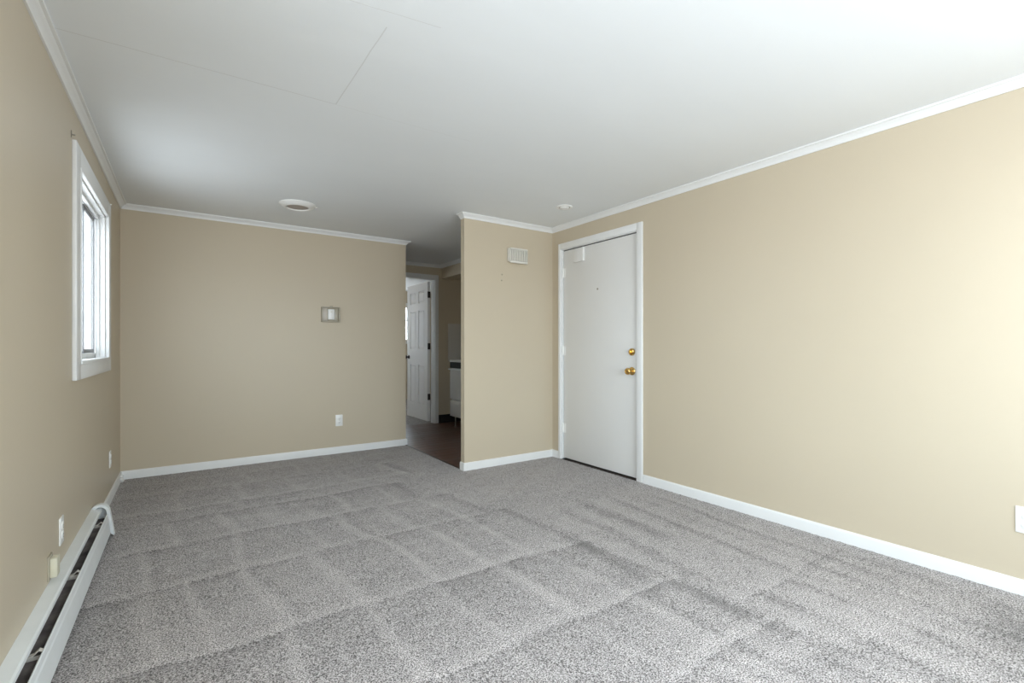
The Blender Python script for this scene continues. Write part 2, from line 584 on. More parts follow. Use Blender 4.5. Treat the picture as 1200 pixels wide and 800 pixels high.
def wavy(a, b, n, am):
    return [(a[0] + (b[0] - a[0]) * k / n + random.uniform(-am, am), a[1] + (b[1] - a[1]) * k / n + random.uniform(-am, am)) for k in range(n + 1)]


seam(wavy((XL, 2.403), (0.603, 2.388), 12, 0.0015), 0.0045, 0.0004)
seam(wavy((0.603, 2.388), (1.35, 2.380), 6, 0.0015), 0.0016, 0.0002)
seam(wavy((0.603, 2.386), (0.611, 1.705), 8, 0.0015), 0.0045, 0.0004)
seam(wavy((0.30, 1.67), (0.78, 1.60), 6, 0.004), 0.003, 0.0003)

# ------------------------------------------------------------------ crown and baseboards
CR = [(0, -0.0415), (0.008, -0.0415), (0.0095, -0.034), (0.013, -0.027), (0.020, -0.019), (0.029, -0.0135), (0.031, -0.0095), (0.042, -0.0095), (0.043, -0.008), (0.043, 0), (0, 0)]
CRP = [(o, H + z) for o, z in CR]
BB = [(0, -0.002), (0.012, -0.002), (0.012, BH - 0.012), (0.010, BH - 0.004), (0.006, BH), (0, BH)]


def sweep(name, prof, path, label=None, m=None):
    bm = bmesh.new()
    run(bm, prof, path)
    return struct(obj(name, bm, m or M['trim'], smooth=True), label)


# crown pieces; the path runs with the room on its right
sweep('trim_3', CRP, [(XL, YB), (XL, YF), (XE, YF), (XE, YF + 0.10)], 'white crown moulding along the left and far walls')
sweep('trim_4', CRP, [(XE, YS), (XE, YJ), (XR, YJ), (XR, YB)], 'white crown moulding along the entry and right walls')
sweep('trim_5', CRP, [(1.0, YK), (SX, YK), (SX, YS)], 'crown moulding in the hall')
sweep('baseboard_left', BB, [(XL, 3.66), (XL, YF - 0.012)])
sweep('baseboard_far', BB, [(XL, YF), (XE, YF), (XE, YF + 0.10)])
sweep('baseboard_entry', BB, [(XE, YS), (XE, YJ), (XR, YJ), (XR, DY1 + 0.030)])
sweep('baseboard_right', BB, [(XR, DY0 - 0.061), (XR, YB)])
BBH = [(0, -0.002), (0.008, -0.002), (0.008, 0.112), (0.004, 0.116), (0, 0.116)]
sweep('baseboard_kitchen', BBH, [(2.992, YK), (XK, YK)], 'black vinyl base strip', M['black'])

# ------------------------------------------------------------------ entry door
d1 = thing('door_1', 'white flush entry door with brass hardware', 'door', (XR + 0.02, (DY0 + DY1) / 2, 0))
d1['kind'] = 'structure'
del d1['category']
bm = bmesh.new()
add_box(bm, XR + 0.014, XR + 0.058, DY0 + 0.020, DY1 - 0.018, 0.016, DZ1 - 0.018, 0.002)
slab = obj('door_panel', bm, M['door'], d1, True)
# jambs and stops
boxes('door_jamb', [(XR - 0.002, XR + 0.084, DY0, DY0 + 0.014, 0, DZ1), (XR - 0.002, XR + 0.084, DY1 - 0.014, DY1, 0, DZ1), (XR - 0.002, XR + 0.084, DY0 + 0.014, DY1 - 0.014, DZ1 - 0.010, DZ1),
                    (XR + 0.060, XR + 0.074, DY0 + 0.014, DY0 + 0.030, 0, DZ1 - 0.010), (XR + 0.060, XR + 0.074, DY1 - 0.030, DY1 - 0.014, 0, DZ1 - 0.010)], M['trim'], d1)
box('threshold', XR + 0.0, XR + 0.084, DY0 + 0.014, DY1 - 0.014, -0.01, 0.004, M['threshold'], d1, 0.001)
boxes('gap_shade_strip', [(XR + 0.022, XR + 0.056, DY0 + 0.0145, DY0 + 0.0195, 0.004, DZ1 - 0.011), (XR + 0.018, XR + 0.056, DY0 + 0.015, DY1 - 0.015, DZ1 - 0.0175, DZ1 - 0.0105)], M['slot'], d1)  # black strips fill the door gaps, their shade put into the colour
CO = 0.056  # casing width
for nm, b in (('casing', (XR - 0.016, XR, DY0 - CO, DY0 + 0.004, 0, DZ1 + CO)), ('casing', (XR - 0.016, XR, DY1 - 0.004, DY1 + 0.030, 0, DZ1 + CO)), ('casing', (XR - 0.016, XR, DY0 + 0.004, DY1 - 0.004, DZ1 - 0.004, DZ1 + CO))):
    box(nm, *b, M['trim'], d1, 0.004)
for z in (1.806, 1.051, 0.304):
    bm = bmesh.new()
    yh = DY1 - 0.016
    for k in range(5):
        z0 = z - 0.045 + k * 0.018
        add_lathe(bm, [(0, z0), (0.0085, z0), (0.0085, z0 + 0.0164), (0, z0 + 0.0168)], Matrix.Translation((XR + 0.006, yh, 0)), 14)
    add_lathe(bm, [(0, z + 0.045), (0.004, z + 0.046), (0.0045, z + 0.050), (0, z + 0.053)], Matrix.Translation((XR + 0.006, yh, 0)), 12)
    add_box(bm, XR + 0.0105, XR + 0.0135, yh - 0.034, yh, z - 0.045, z + 0.045)
    obj('hinge', bm, M['plastic'], d1, True)
# axis toward the room (-X)
def toroom(x, y, z):
    return Matrix.Translation((x, y, z)) @ Matrix.Rotation(math.radians(-90), 4, 'Y')


bm = bmesh.new()
add_lathe(bm, [(0, 0.0), (0.033, 0.0), (0.034, 0.004), (0.030, 0.009), (0.020, 0.012), (0.013, 0.016), (0.0115, 0.030), (0.0150, 0.034), (0.0245, 0.040), (0.0290, 0.050), (0.0285, 0.058), (0.0235, 0.065), (0.0150, 0.068), (0.0135, 0.066), (0, 0.066)], toroom(XR + 0.014, 2.672, 0.888))
obj('door_knob', bm, M['brass'], d1, True)['label'] = 'round polished brass knob'
bm = bmesh.new()
add_lathe(bm, [(0, 0.0), (0.031, 0.0), (0.031, 0.006), (0.027, 0.014), (0.017, 0.017), (0, 0.017)], toroom(XR + 0.014, 2.672, 1.046))
db = obj('deadbolt', bm, M['brass'], d1, True)
bm = bmesh.new()
add_box(bm, XR - 0.022, XR - 0.001, 2.6685, 2.6755, 1.028, 1.064, 0.003)
tt = obj('thumb_turn', bm, M['brass'], db, True)
bm = bmesh.new()
add_lathe(bm, [(0, 0), (0.009, 0), (0.009, 0.002), (0.005, 0.003), (0.004, 0.001), (0, 0.001)], toroom(XR + 0.014, 3.071, 1.606), 20)
obj('peephole', bm, M['screw'], d1, True)

t = thing('door_sensor_box', 'small white painted box at the top of the entry door', 'box', (XR + 0.012, 3.315, 1.88))
box('box_body', XR - 0.003, XR + 0.0138, 3.255, 3.380, 1.882, 2.012, M['door'], t, 0.003)
box('lit_end_strip', XR - 0.006, XR + 0.0138, 3.240, 3.2545, 1.884, 2.012, M['plastic'], t, 0.002)  # paler strip: window light on the box's end put into its colour

# ------------------------------------------------------------------ side window (window_1)
w1 = thing('window_1', 'white framed sliding window in the left wall', 'window', (XL, (WY0 + WY1) / 2, WZ0))
w1['kind'] = 'structure'
del w1['category']
CP = 0.018
ox0, ox1, oz0, oz1 = 3.012, 4.275, 0.925, 2.062
def casing_piece(y0, y1, z0, z1):
    return box('casing', XL, XL + CP, y0, y1, z0, z1, M['trim'], w1, 0.004)


casing_piece(ox0, WY0, oz0, oz1)
casing_piece(WY1, ox1, oz0 + 0.0, oz1)
casing_piece(WY0, WY1, WZ1, oz1)
casing_piece(WY0, WY1, oz0, WZ0 - 0.012)
box('window_sill', XL - 0.03, XL + CP + 0.006, WY0, WY1, WZ0 - 0.012, WZ0 + 0.006, M['trim'], w1, 0.003)
# inner bead of the casing
boxes('bead', [(XL + 0.004, XL + CP + 0.004, WY0 - 0.012, WY0 + 0.0015, WZ0 + 0.007, WZ1 + 0.012), (XL + 0.004, XL + CP + 0.004, WY1 - 0.0015, WY1 + 0.012, WZ0 + 0.007, WZ1 + 0.012), (XL + 0.004, XL + CP + 0.004, WY0, WY1, WZ1 - 0.0015, WZ1 + 0.012)], M['trim'], w1, 0.003)
# jamb liner with steps, then the vinyl frame
boxes('window_jamb', [(XL - TL, XL, WY0, WY0 + 0.012, WZ0, WZ1), (XL - TL, XL, WY1 - 0.010, WY1, WZ0, WZ1), (XL - TL, XL, WY0, WY1, WZ1 - 0.010, WZ1), (XL - TL, XL, WY0, WY1, WZ0 - 0.008, WZ0 + 0.004),
                      (XL - 0.045, XL - 0.028, WY0, WY1, WZ1 - 0.028, WZ1 - 0.010), (XL - 0.045, XL - 0.028, WY1 - 0.024, WY1 - 0.010, WZ0, WZ1)], M['trim'], w1)
fx0, fx1 = XL - 0.0775, XL - 0.048
boxes('window_frame', [(fx0, fx1, WY0 + 0.012, WY1 - 0.010, WZ0 + 0.004, WZ0 + 0.036), (fx0, fx1, WY0 + 0.012, WY1 - 0.010, WZ1 - 0.030, WZ1 - 0.010),
                       (fx0, XL - 0.069, WY0 + 0.012, WY0 + 0.030, WZ0 + 0.036, WZ1 - 0.030), (fx0, XL - 0.068, WY1 - 0.022, WY1 - 0.010, WZ0 + 0.036, WZ1 - 0.030)], M['vinyl'], w1, 0.002)


def sash(x, y0, y1, z0, z1, th, fw, zb, parent):
    """narrow aluminium sash; the pane sits nearly flush with the room side"""
    s = boxes('sash', [(x - th, x, y0, y0 + fw, z0, z1), (x - th, x, y1 - fw, y1, z0, z1), (x - th, x, y0 + fw, y1 - fw, z0, z0 + zb), (x - th, x, y0 + fw, y1 - fw, z1 - zb, z1)], M['sashgrey'], parent, 0.001)
    box('pane', x - 0.0055, x - 0.0025, y0 + fw, y1 - fw, z0 + zb, z1 - zb, M['glass'], s)
    return s


sash(XL - 0.0500, 3.717, WY1 - 0.026, WZ0 + 0.037, WZ1 - 0.031, 0.007, 0.016, 0.024, w1)
s2 = sash(XL - 0.0680, WY0 + 0.031, 3.87, WZ0 + 0.037, WZ1 - 0.031, 0.007, 0.016, 0.012, w1)
for z in (1.257, 1.747):
    box('latch', XL - 0.0695, XL - 0.0645, 3.665, 3.700, z - 0.028, z + 0.028, M['ventgrey'], s2, 0.001)

box('dimming_screen', XL - 0.0785, XL - 0.0780, WY0 + 0.013, WY1 - 0.011, WZ0 + 0.005, WZ1 - 0.011, M['screen'], w1)  # added screen that dims the side window's light on the ceiling

# ------------------------------------------------------------------ rear window (added_window_2), unseen, added behind the camera to light the room
w2 = thing('added_window_2', 'wide added window behind the viewpoint', 'window', ((RX0 + RX1) / 2, YB, RZ0))
w2['kind'] = 'structure'
del w2['category']
boxes('casing', [(RX0 - 0.07, RX0, YB, YB + 0.018, RZ0 - 0.07, RZ1 + 0.07), (RX1, RX1 + 0.07, YB, YB + 0.018, RZ0 - 0.07, RZ1 + 0.07), (RX0, RX1, YB, YB + 0.018, RZ1, RZ1 + 0.07), (RX0, RX1, YB, YB + 0.018, RZ0 - 0.07, RZ0)], M['trim'], w2, 0.003)
mid = (RX0 + RX1) / 2
fy0, fy1 = YB - 0.08, YB - 0.03
boxes('window_frame', [(RX0, RX1, fy0, fy1, RZ0, RZ0 + 0.035), (RX0, RX1, fy0, fy1, RZ1 - 0.035, RZ1), (RX0, RX0 + 0.035, fy0, fy1, RZ0 + 0.035, RZ1 - 0.035), (RX1 - 0.035, RX1, fy0, fy1, RZ0 + 0.035, RZ1 - 0.035), (mid - 0.03, mid + 0.03, fy0, fy1, RZ0 + 0.035, RZ1 - 0.035)], M['vinyl'], w2, 0.002)
for a, b in ((RX0 + 0.035, mid - 0.03), (mid + 0.03, RX1 - 0.035)):
    box('pane', a, b, YB - 0.057, YB - 0.053, RZ0 + 0.035, RZ1 - 0.035, M['glass'], w2)

def added_side_window(name, label, x, y0, y1, z0, z1):
    w = thing(name, label, 'window', (x, (y0 + y1) / 2, z0))
    w['kind'] = 'structure'
    del w['category']
    boxes('casing', [(x, x + 0.018, y0 - 0.06, y0, z0 - 0.06, z1 + 0.06), (x, x + 0.018, y1, y1 + 0.06, z0 - 0.06, z1 + 0.06), (x, x + 0.018, y0, y1, z1, z1 + 0.06), (x, x + 0.018, y0, y1, z0 - 0.06, z0)], M['trim'], w, 0.003)
    m = (y0 + y1) / 2
    a, b = x - 0.075, x - 0.035
    boxes('window_frame', [(a, b, y0, y1, z0, z0 + 0.035), (a, b, y0, y1, z1 - 0.035, z1), (a, b, y0, y0 + 0.035, z0 + 0.035, z1 - 0.035), (a, b, y1 - 0.035, y1, z0 + 0.035, z1 - 0.035), (a, b, m - 0.02, m + 0.02, z0 + 0.035, z1 - 0.035)], M['vinyl'], w, 0.002)
    for c, d in ((y0 + 0.035, m - 0.02), (m + 0.02, y1 - 0.035)):
        box('pane', x - 0.057, x - 0.053, c, d, z0 + 0.035, z1 - 0.035, M['glass'], w)


added_side_window('added_window_4', 'added window in the left wall beside the viewpoint', XL, LY0, LY1, LZ0, LZ1)
added_side_window('added_window_5', 'added window of the bedroom facing the open panel door', 1.0, VY0, VY1, VZ0, VZ1)

# ------------------------------------------------------------------ bedroom window (window_3)
w3 = thing('window_3', 'bright window of the room beyond the panel door', 'window', ((QX0 + QX1) / 2, BYE, QZ0))
w3['kind'] = 'structure'
del w3['category']
boxes('window_frame', [(QX0, QX1, BYE + 0.03, BYE + 0.08, QZ0, QZ0 + 0.035), (QX0, QX1, BYE + 0.03, BYE + 0.08, QZ1 - 0.035, QZ1), (QX0, QX0 + 0.035, BYE + 0.03, BYE + 0.08, QZ0, QZ1), (QX1 - 0.02, QX1, BYE + 0.03, BYE + 0.08, QZ0, QZ1), (QX0, QX1, BYE + 0.03, BYE + 0.08, 1.64, 1.67)], M['vinyl'], w3)
box('pane', QX0 + 0.035, QX1 - 0.02, BYE + 0.053, BYE + 0.057, QZ0 + 0.035, QZ1 - 0.035, M['glass'], w3)
boxes('casing', [(QX0 - 0.06, QX0, BYE - 0.016, BYE, QZ0 - 0.06, QZ1 + 0.06), (QX1, QX1 + 0.06, BYE - 0.016, BYE, QZ0 - 0.06, QZ1 + 0.06), (QX0, QX1, BYE - 0.016, BYE, QZ1, QZ1 + 0.06), (QX0, QX1, BYE - 0.016, BYE, QZ0 - 0.06, QZ0)], M['trim'], w3)

# ------------------------------------------------------------------ bedroom doorway and six panel door (door_2)
d2 = thing('door_2', 'white six panel door standing open beyond the hall', 'door', (BX1, YK + T, 0))
d2['kind'] = 'structure'
del d2['category']
boxes('door_jamb', [(BX0 - 0.012, BX0, YK, YK + T, 0, BZ1), (BX1, BX1 + 0.012, YK, YK + T, 0, BZ1), (BX0 - 0.012, BX1 + 0.012, YK, YK + T, BZ1, BZ1 + 0.012)], M['trim'], d2)
box('door_stop', BX1 - 0.010, BX1, YK + 0.018, YK + 0.052, 0, BZ1, M['trim'], d2, 0.002)
for b in ((BX0 - 0.065, BX0 - 0.005, YK - 0.016, YK, 0, BZ1 + 0.07), (BX1 + 0.005, BX1 + 0.060, YK - 0.016, YK, 0, BZ1 + 0.07), (BX0 - 0.005, BX1 + 0.005, YK - 0.016, YK, BZ1 + 0.005, BZ1 + 0.07)):
    box('casing', *b, M['trim'], d2, 0.003)
# slab along +Y, visible face at X = DXF looking to -X
DXF, dy0, dy1, dz0, dz1 = 2.884, YK + T + 0.006, YK + T + 0.006 + 0.762, 0.018, 2.035
stile, mull = 0.115, 0.10
rows6 = [(0.245, 0.822), (1.062, 1.635), (1.742, 1.915)]
ym = (dy0 + dy1) / 2
cols6 = [(dy0 + stile, ym - mull / 2), (ym + mull / 2, dy1 - stile)]
bl = []
zs = [dz0] + [v for rr in rows6 for v in rr] + [dz1]
for y0, y1 in ((dy0, cols6[0][0]), (cols6[0][1], cols6[1][0]), (cols6[1][1], dy1)):
    bl.append((DXF, DXF + 0.035, y0, y1, dz0, dz1))
for k in range(0, len(zs), 2):
    for y0, y1 in cols6:
        bl.append((DXF, DXF + 0.035, y0, y1, zs[k], zs[k + 1]))
slab2 = boxes('door_panel', bl, M['door6'], d2)
for y0, y1 in cols6:
    for z0, z1 in rows6:
        bm = bmesh.new()
        add_box(bm, DXF + 0.016, DXF + 0.026, y0, y1, z0, z1)
        # raised field
        g = 0.026
        o4 = [bm.verts.new((DXF + 0.016, a, b)) for a, b in ((y0 + .012, z0 + .012), (y1 - .012, z0 + .012), (y1 - .012, z1 - .012), (y0 + .012, z1 - .012))]
        i4 = [bm.verts.new((DXF + 0.002, a, b)) for a, b in ((y0 + g, z0 + g), (y1 - g, z0 + g), (y1 - g, z1 - g), (y0 + g, z1 - g))]
        for k in range(4):
            bm.faces.new((o4[k], o4[(k + 1) % 4], i4[(k + 1) % 4], i4[k]))
        bm.faces.new(i4)
        obj('raised_panel', bm, M['door6'], slab2)
bm = bmesh.new()
add_lathe(bm, [(0, 0), (0.030, 0), (0.029, 0.006), (0.012, 0.010), (0.011, 0.028), (0.022, 0.034), (0.028, 0.045), (0.025, 0.056), (0.012, 0.061), (0, 0.061)], toroom(DXF, dy1 - 0.065, 0.935), 28)
obj('door_knob', bm, M['bronze'], d2, True)['label'] = 'dark round knob'
for z in (1.845, 1.10, 0.369):
    bm = bmesh.new()
    add_lathe(bm, [(0, z - 0.045), (0.007, z - 0.045), (0.007, z + 0.045), (0, z + 0.045)], Matrix.Translation((DXF + 0.004, dy0 - 0.004, 0)), 14)
    add_box(bm, DXF + 0.004, DXF + 0.042, dy0 - 0.005, dy0 - 0.001, z - 0.045, z + 0.045)
    obj('hinge', bm, M['bronze'], d2, True)

# ------------------------------------------------------------------ baseboard heater
HY0, HY1 = -0.6, 3.60
ht = thing('baseboard_heater', 'long white hydronic baseboard heater under the window on the left wall', 'heater', (XL + 0.04, (HY0 + HY1) / 2, 0))
bm = bmesh.new()
# back plate folded into a top cover with a downward lip
add_extrude(bm, [(0.0005, 0, 0.010), (0.0025, 0, 0.010), (0.0025, 0, 0.160), (0.044, 0, 0.156), (0.046, 0, 0.146), (0.0475, 0, 0.1465), (0.0465, 0, 0.159), (0.040, 0, 0.1625), (0.0005, 0, 0.166)], (XL, HY0, 0), (XL, HY1, 0))
obj('top_cover', bm, M['heater'], ht)
bm = bmesh.new()
add_extrude(bm, [(0.072, 0, 0.138), (0.076, 0, 0.143), (0.079, 0, 0.140), (0.0805, 0, 0.120), (0.0835, 0, 0.112), (0.0905, 0, 0.030), (0.086, 0, 0.018), (0.084, 0, 0.018), (0.0885, 0, 0.031), (0.0815, 0, 0.112), (0.0785, 0, 0.119), (0.0765, 0, 0.136), (0.074, 0, 0.1365)], (XL, HY0, 0), (XL, HY1 - 0.09, 0))
obj('front_panel', bm, M['heater'], ht)
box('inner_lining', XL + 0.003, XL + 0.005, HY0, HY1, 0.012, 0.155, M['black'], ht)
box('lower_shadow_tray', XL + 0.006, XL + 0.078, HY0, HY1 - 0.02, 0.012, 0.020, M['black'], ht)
# fin tube: pipe and thin fins near enough to be seen
bm = bmesh.new()
add_lathe(bm, [(0, HY0), (0.011, HY0), (0.011, HY1 - 0.03), (0, HY1 - 0.03)], Matrix.Translation((XL + 0.042, 0, 0.085)) @ Matrix.Rotation(math.radians(-90), 4, 'X'), 16)
obj('pipe', bm, M['fin'], ht, True)
bm = bmesh.new()
yv = 1.3
while yv < HY1 - 0.1:
    v = [bm.verts.new((XL + 0.042 + a, yv + 0.004 * math.sin(yv * 90) * (b > 0), 0.085 + b)) for a, b in ((-0.026, -0.045), (0.029, -0.045), (0.029, 0.040), (-0.026, 0.040))]
    bm.faces.new(v)
    yv += 0.0075
o = obj('heating_fins', bm, M['fin'], ht)
o['kind'] = 'stuff'
brk = None
for yb in (1.35, 2.03, 2.66, 3.33):
    bm = bmesh.new()
    # strap bent over the fins with a raised hook at the front
    pts = [(0.006, 0.152), (0.020, 0.142), (0.036, 0.136), (0.054, 0.137), (0.066, 0.148), (0.074, 0.141)]
    w = 0.013
    ring = []
    for k, (a, b) in enumerate(pts):
        sk = 0.022 * (k / 5.0)
        ring.append([bm.verts.new((XL + a, yb + sk - w * (1 - 0.45 * k / 5), b)), bm.verts.new((XL + a, yb + sk + w * (1 - 0.45 * k / 5), b)),
                     bm.verts.new((XL + a, yb + sk + w * (1 - 0.45 * k / 5), b - 0.003)), bm.verts.new((XL + a, yb + sk - w * (1 - 0.45 * k / 5), b - 0.003))])
    for a, b in zip(ring, ring[1:]):
        for i in range(4):
            bm.faces.new((a[i], a[(i + 1) % 4], b[(i + 1) % 4], b[i]))
    bm.faces.new(ring[0])
    bm.faces.new(ring[-1])
    add_box(bm, XL + 0.010, XL + 0.072, yb - 0.001, yb + 0.001, 0.022, 0.136)
    obj('bracket', bm, M['bracket'], ht)

# loose end cap: a rounded sleeve tilted off the heater's end
bm = bmesh.new()
arc = [(-0.004, 0.150)]
for k in range(0, 10):
    a = math.radians(160 - k * 17.5)
    arc.append((0.038 + 0.046 * math.cos(a), 0.142 + 0.046 * math.sin(a)))
arc += [(0.0890, 0.11), (0.097, 0.06), (0.104, 0.006)]
arc = [(max(a, 0.001), b) for a, b in arc]
y0c, y1c = HY1 - 0.028, HY1 + 0.012
R4 = []
for k, (a, b) in enumerate(arc):
    tpos = k / (len(arc) - 1)
    tilt = -0.030 * tpos
    nx_, nz_ = (a - 0.040), (b - 0.09)
    ln = math.hypot(nx_, nz_)
    ia, ib = a - nx_ / ln * 0.024, b - nz_ / ln * 0.016
    R4.append([bm.verts.new((XL + a, y0c + tilt, b)), bm.verts.new((XL + a, y1c + tilt, b)), bm.verts.new((XL + max(ia, 0.001), y1c + tilt, ib)), bm.verts.new((XL + max(ia, 0.001), y0c + tilt, ib))])
for a, b in zip(R4, R4[1:]):
    for i in range(4):
        bm.faces.new((a[i], a[(i + 1) % 4], b[(i + 1) % 4], b[i]))
bm.faces.new(R4[0])
bm.faces.new(R4[-1])
ec = obj('end_cap', bm, M['heater'], ht, True)
bm = bmesh.new()
add_extrude(bm, [(0.001, 0, 0.004), (0.084, 0, 0.004), (0.080, 0, 0.135), (0.050, 0, 0.180), (0.020, 0, 0.172), (0.001, 0, 0.155)], (XL, HY1 + 0.009, 0), (XL, HY1 + 0.012, 0))
obj('end_plate', bm, M['heater'], ht)
# stub of torn caulk and bracket at the far corner
bm = bmesh.new()
for (y, z, s) in ((4.90, 0.030, .016), (4.93, 0.012, .014), (4.955, 0.045, .012), (4.885, 0.058, .010)):
    mt = Matrix.Translation((XL + 0.020, y, z)) @ Matrix.Rotation(y * 7, 4, (1, 1, 0.3)) @ Matrix.Scale(s, 4)
    bmesh.ops.create_icosphere(bm, subdivisions=2, radius=1, matrix=mt)
for v in bm.verts:
    v.co += noise.noise_vector(v.co * 60) * 0.004
tag(obj('pipe_bracket', bm, M['plastic'], smooth=True), 'crumpled white bracket stub at the foot of the far left corner', 'bracket')

# ------------------------------------------------------------------ outlets
def outlet(label, base, axis, group):
    """axis: 'L' faces +X, 'R' faces -X, 'F' faces -Y. base = centre on wall"""
    t = thing('wall_outlet', label, 'outlet', base, group)
    rot = {'L': 90, 'R': -90, 'F': 0}[axis]
    MT = Matrix.Translation(base) @ Matrix.Rotation(math.radians(rot), 4, 'Z')   # local -Y is out of the wall

    def part(name, bm, m, par):
        bmesh.ops.transform(bm, matrix=MT, verts=bm.verts)
        return obj(name, bm, m, par, True)
    bm = bmesh.new()
    add_box(bm, -0.035, 0.035, -0.006, -0.0003, -0.0575, 0.0575, 0.002)
    part('cover_plate', bm, M['plastic'], t)
    for dz in (-0.0195, 0.0195):
        bm = bmesh.new()
        add_lathe(bm, [(0, 0), (0.0172, 0), (0.0172, 0.0030), (0.0160, 0.0038), (0, 0.0038)], Matrix.Translation((0, -0.0058, dz)) @ Matrix.Rotation(math.radians(90), 4, 'X'), 28)
        rc = part('receptacle', bm, M['plastic'], t)
        bm = bmesh.new()
        for dx, hh in ((-0.006, 0.004), (0.006, 0.0035)):
            add_box(bm, dx - 0.001, dx + 0.001, -0.0100, -0.0094, dz + 0.002 - hh, dz + 0.002 + hh)
        add_box(bm, -0.002, 0.002, -0.0100, -0.0094, dz - 0.010, dz - 0.006)
        part('slot', bm, M['slot'], rc)
    bm = bmesh.new()
    add_lathe(bm, [(0, 0), (0.003, 0), (0.0025, 0.001), (0, 0.001)], Matrix.Translation((0, -0.0058, 0)) @ Matrix.Rotation(math.radians(90), 4, 'X'), 12)
    part('screw', bm, M['screw'], t)
    return t


G = 'white wall outlets'
outlet('white duplex outlet low on the left wall, just above the heater', (XL, 2.765, 0.303), 'L', G)
outlet('white duplex outlet low on the left wall near the far corner', (XL, 4.37, 0.296), 'L', G)
outlet('white duplex outlet low on the far wall, left of the hall opening', (1.303, YF, 0.335), 'F', G)
outlet('white duplex outlet low on the right wall, cut by the frame edge', (XR, 0.438, 0.329), 'R', G)

jb = thing('phone_jack', 'small cream jack box on the left wall touching the heater top', 'jack', (XL, 2.555, 0.225))
box('back_plate', XL + 0.0003, XL + 0.006, 2.527, 2.590, 0.178, 0.272, M['guard'], jb, 0.001)
box('jack_cover', XL + 0.006, XL + 0.028, 2.533, 2.584, 0.188, 0.262, M['cream'], jb, 0.003)

# ------------------------------------------------------------------ thermostat under its guard, on the far wall
th = thing('thermostat', 'white thermostat inside a small boxy taupe guard frame on the far wall', 'thermostat', (1.217, YF, 1.417))
tx0, tx1, tz0, tz1 = 1.128, 1.306, 1.341, 1.493
yw = YF - 0.0003
box('guard_base', tx0, tx1, yw - 0.004, yw, tz0, tz1, M['guard'], th, 0.001)
boxes('guard_frame', [(tx0, tx0 + 0.010, yw - 0.030, yw - 0.004, tz0, tz1), (tx1 - 0.010, tx1, yw - 0.030, yw - 0.004, tz0, tz1), (tx0 + 0.010, tx1 - 0.010, yw - 0.030, yw - 0.004, tz0, tz0 + 0.010), (tx0 + 0.010, tx1 - 0.010, yw - 0.030, yw - 0.004, tz1 - 0.008, tz1)], M['guard'], th, 0.002)
box('side_panel', tx0 + 0.014, tx0 + 0.058, yw - 0.012, yw - 0.004, tz0 + 0.013, tz1 - 0.011, M['guard2'], th, 0.002)
box('side_panel', tx1 - 0.050, tx1 - 0.014, yw - 0.012, yw - 0.004, tz0 + 0.013, tz1 - 0.011, M['guard'], th, 0.002)
tb = box('thermostat_body', 1.190, 1.252, yw - 0.024, yw - 0.004, 1.366, 1.470, M['plastic'], th, 0.003)
box('dial_window', 1.214, 1.228, yw - 0.0255, yw - 0.0238, 1.434, 1.452, M['ventgrey'], tb, 0.0005)
bm = bmesh.new()
add_lathe(bm, [(0, 0), (0.012, 0), (0.012, 0.010), (0.009, 0.013), (0, 0.013)], Matrix.Translation((1.222, yw - 0.017, tz1 - 0.001)), 18)
obj('lock', bm, M['guard'], th, True)

# ------------------------------------------------------------------ louvred chime box on the entry wall
vt = thing('wall_chime', 'off-white ribbed chime box high on the entry wall beside the door', 'chime', (2.58, YJ, 1.93))
vx0, vx1, vz0, vz1, vy = 2.478, 2.690, 1.872, 2.012, 3.640
boxes('housing', [(vx0, vx1, vy + 0.016, YJ - 0.0003, vz0 + 0.014, vz1 - 0.004), (vx0 + 0.006, vx1 - 0.006, vy, vy + 0.0165, vz0, vz0 + 0.020), (vx0 + 0.006, vx1 - 0.006, vy, vy + 0.0165, vz1 - 0.014, vz1)], M['ventgrey'], vt, 0.003)
n = 11
for k in range(n):
    xx = vx0 + 0.010 + (vx1 - vx0 - 0.020) * k / (n - 1)
    box('louver', xx - 0.0035, xx + 0.0035, vy + 0.001, vy + 0.0165, vz0 + 0.020, vz1 - 0.014, M['ventgrey'], vt, 0.001, 1)
for k in range(3):
    yv = vy + 0.016 + k * 0.012
    box('side_louver', vx0 - 0.003, vx0 + 0.001, yv - 0.002, yv + 0.002, vz0 + 0.024, vz1 - 0.012, M['ventgrey'], vt)

for (x, z) in ((2.421, 1.759), (2.417, 1.704)):
    bm = bmesh.new()
    add_lathe(bm, [(0, 0), (0.008, 0), (0.007, 0.002), (0.004, 0.003), (0.003, 0.0015), (0, 0.0015)], Matrix.Translation((x, YJ, z)) @ Matrix.Rotation(math.radians(90), 4, 'X'), 16)
    tag(obj('wall_anchor', bm, M['guard'], smooth=True), ('upper' if z > 1.73 else 'lower') + ' of two small screw anchors on the entry wall left of the chime', 'anchor', 'screw anchors on the entry wall')

# nail and curtain hooks by the side window
bm = bmesh.new()
add_lathe(bm, [(0, 0), (0.003, 0), (0.003, 0.012), (0.006, 0.013), (0, 0.015)], Matrix.Translation((XL, 3.0, 2.078)) @ Matrix.Rotation(math.radians(90), 4, 'Y'), 12)
add_extrude(bm, [(0, -0.0012, -0.018), (0.003, -0.0012, -0.018), (0.003, 0.0012, 0.016), (0, 0.0012, 0.016)], (XL + 0.0005, 2.990, 2.08), (XL + 0.0005, 2.996, 2.08))
tag(obj('curtain_hook', bm, M['screw'], smooth=True), 'small metal hook on the left wall above the near top corner of the window', 'hook', 'curtain hooks')
bm = bmesh.new()
add_box(bm, XL + 0.0005, XL + 0.022, 4.262, 4.272, 2.0625, 2.070, 0.001)
tag(obj('curtain_hook', bm, M['plastic'], smooth=True), 'tiny white hook on top of the far corner of the window casing', 'hook', 'curtain hooks')

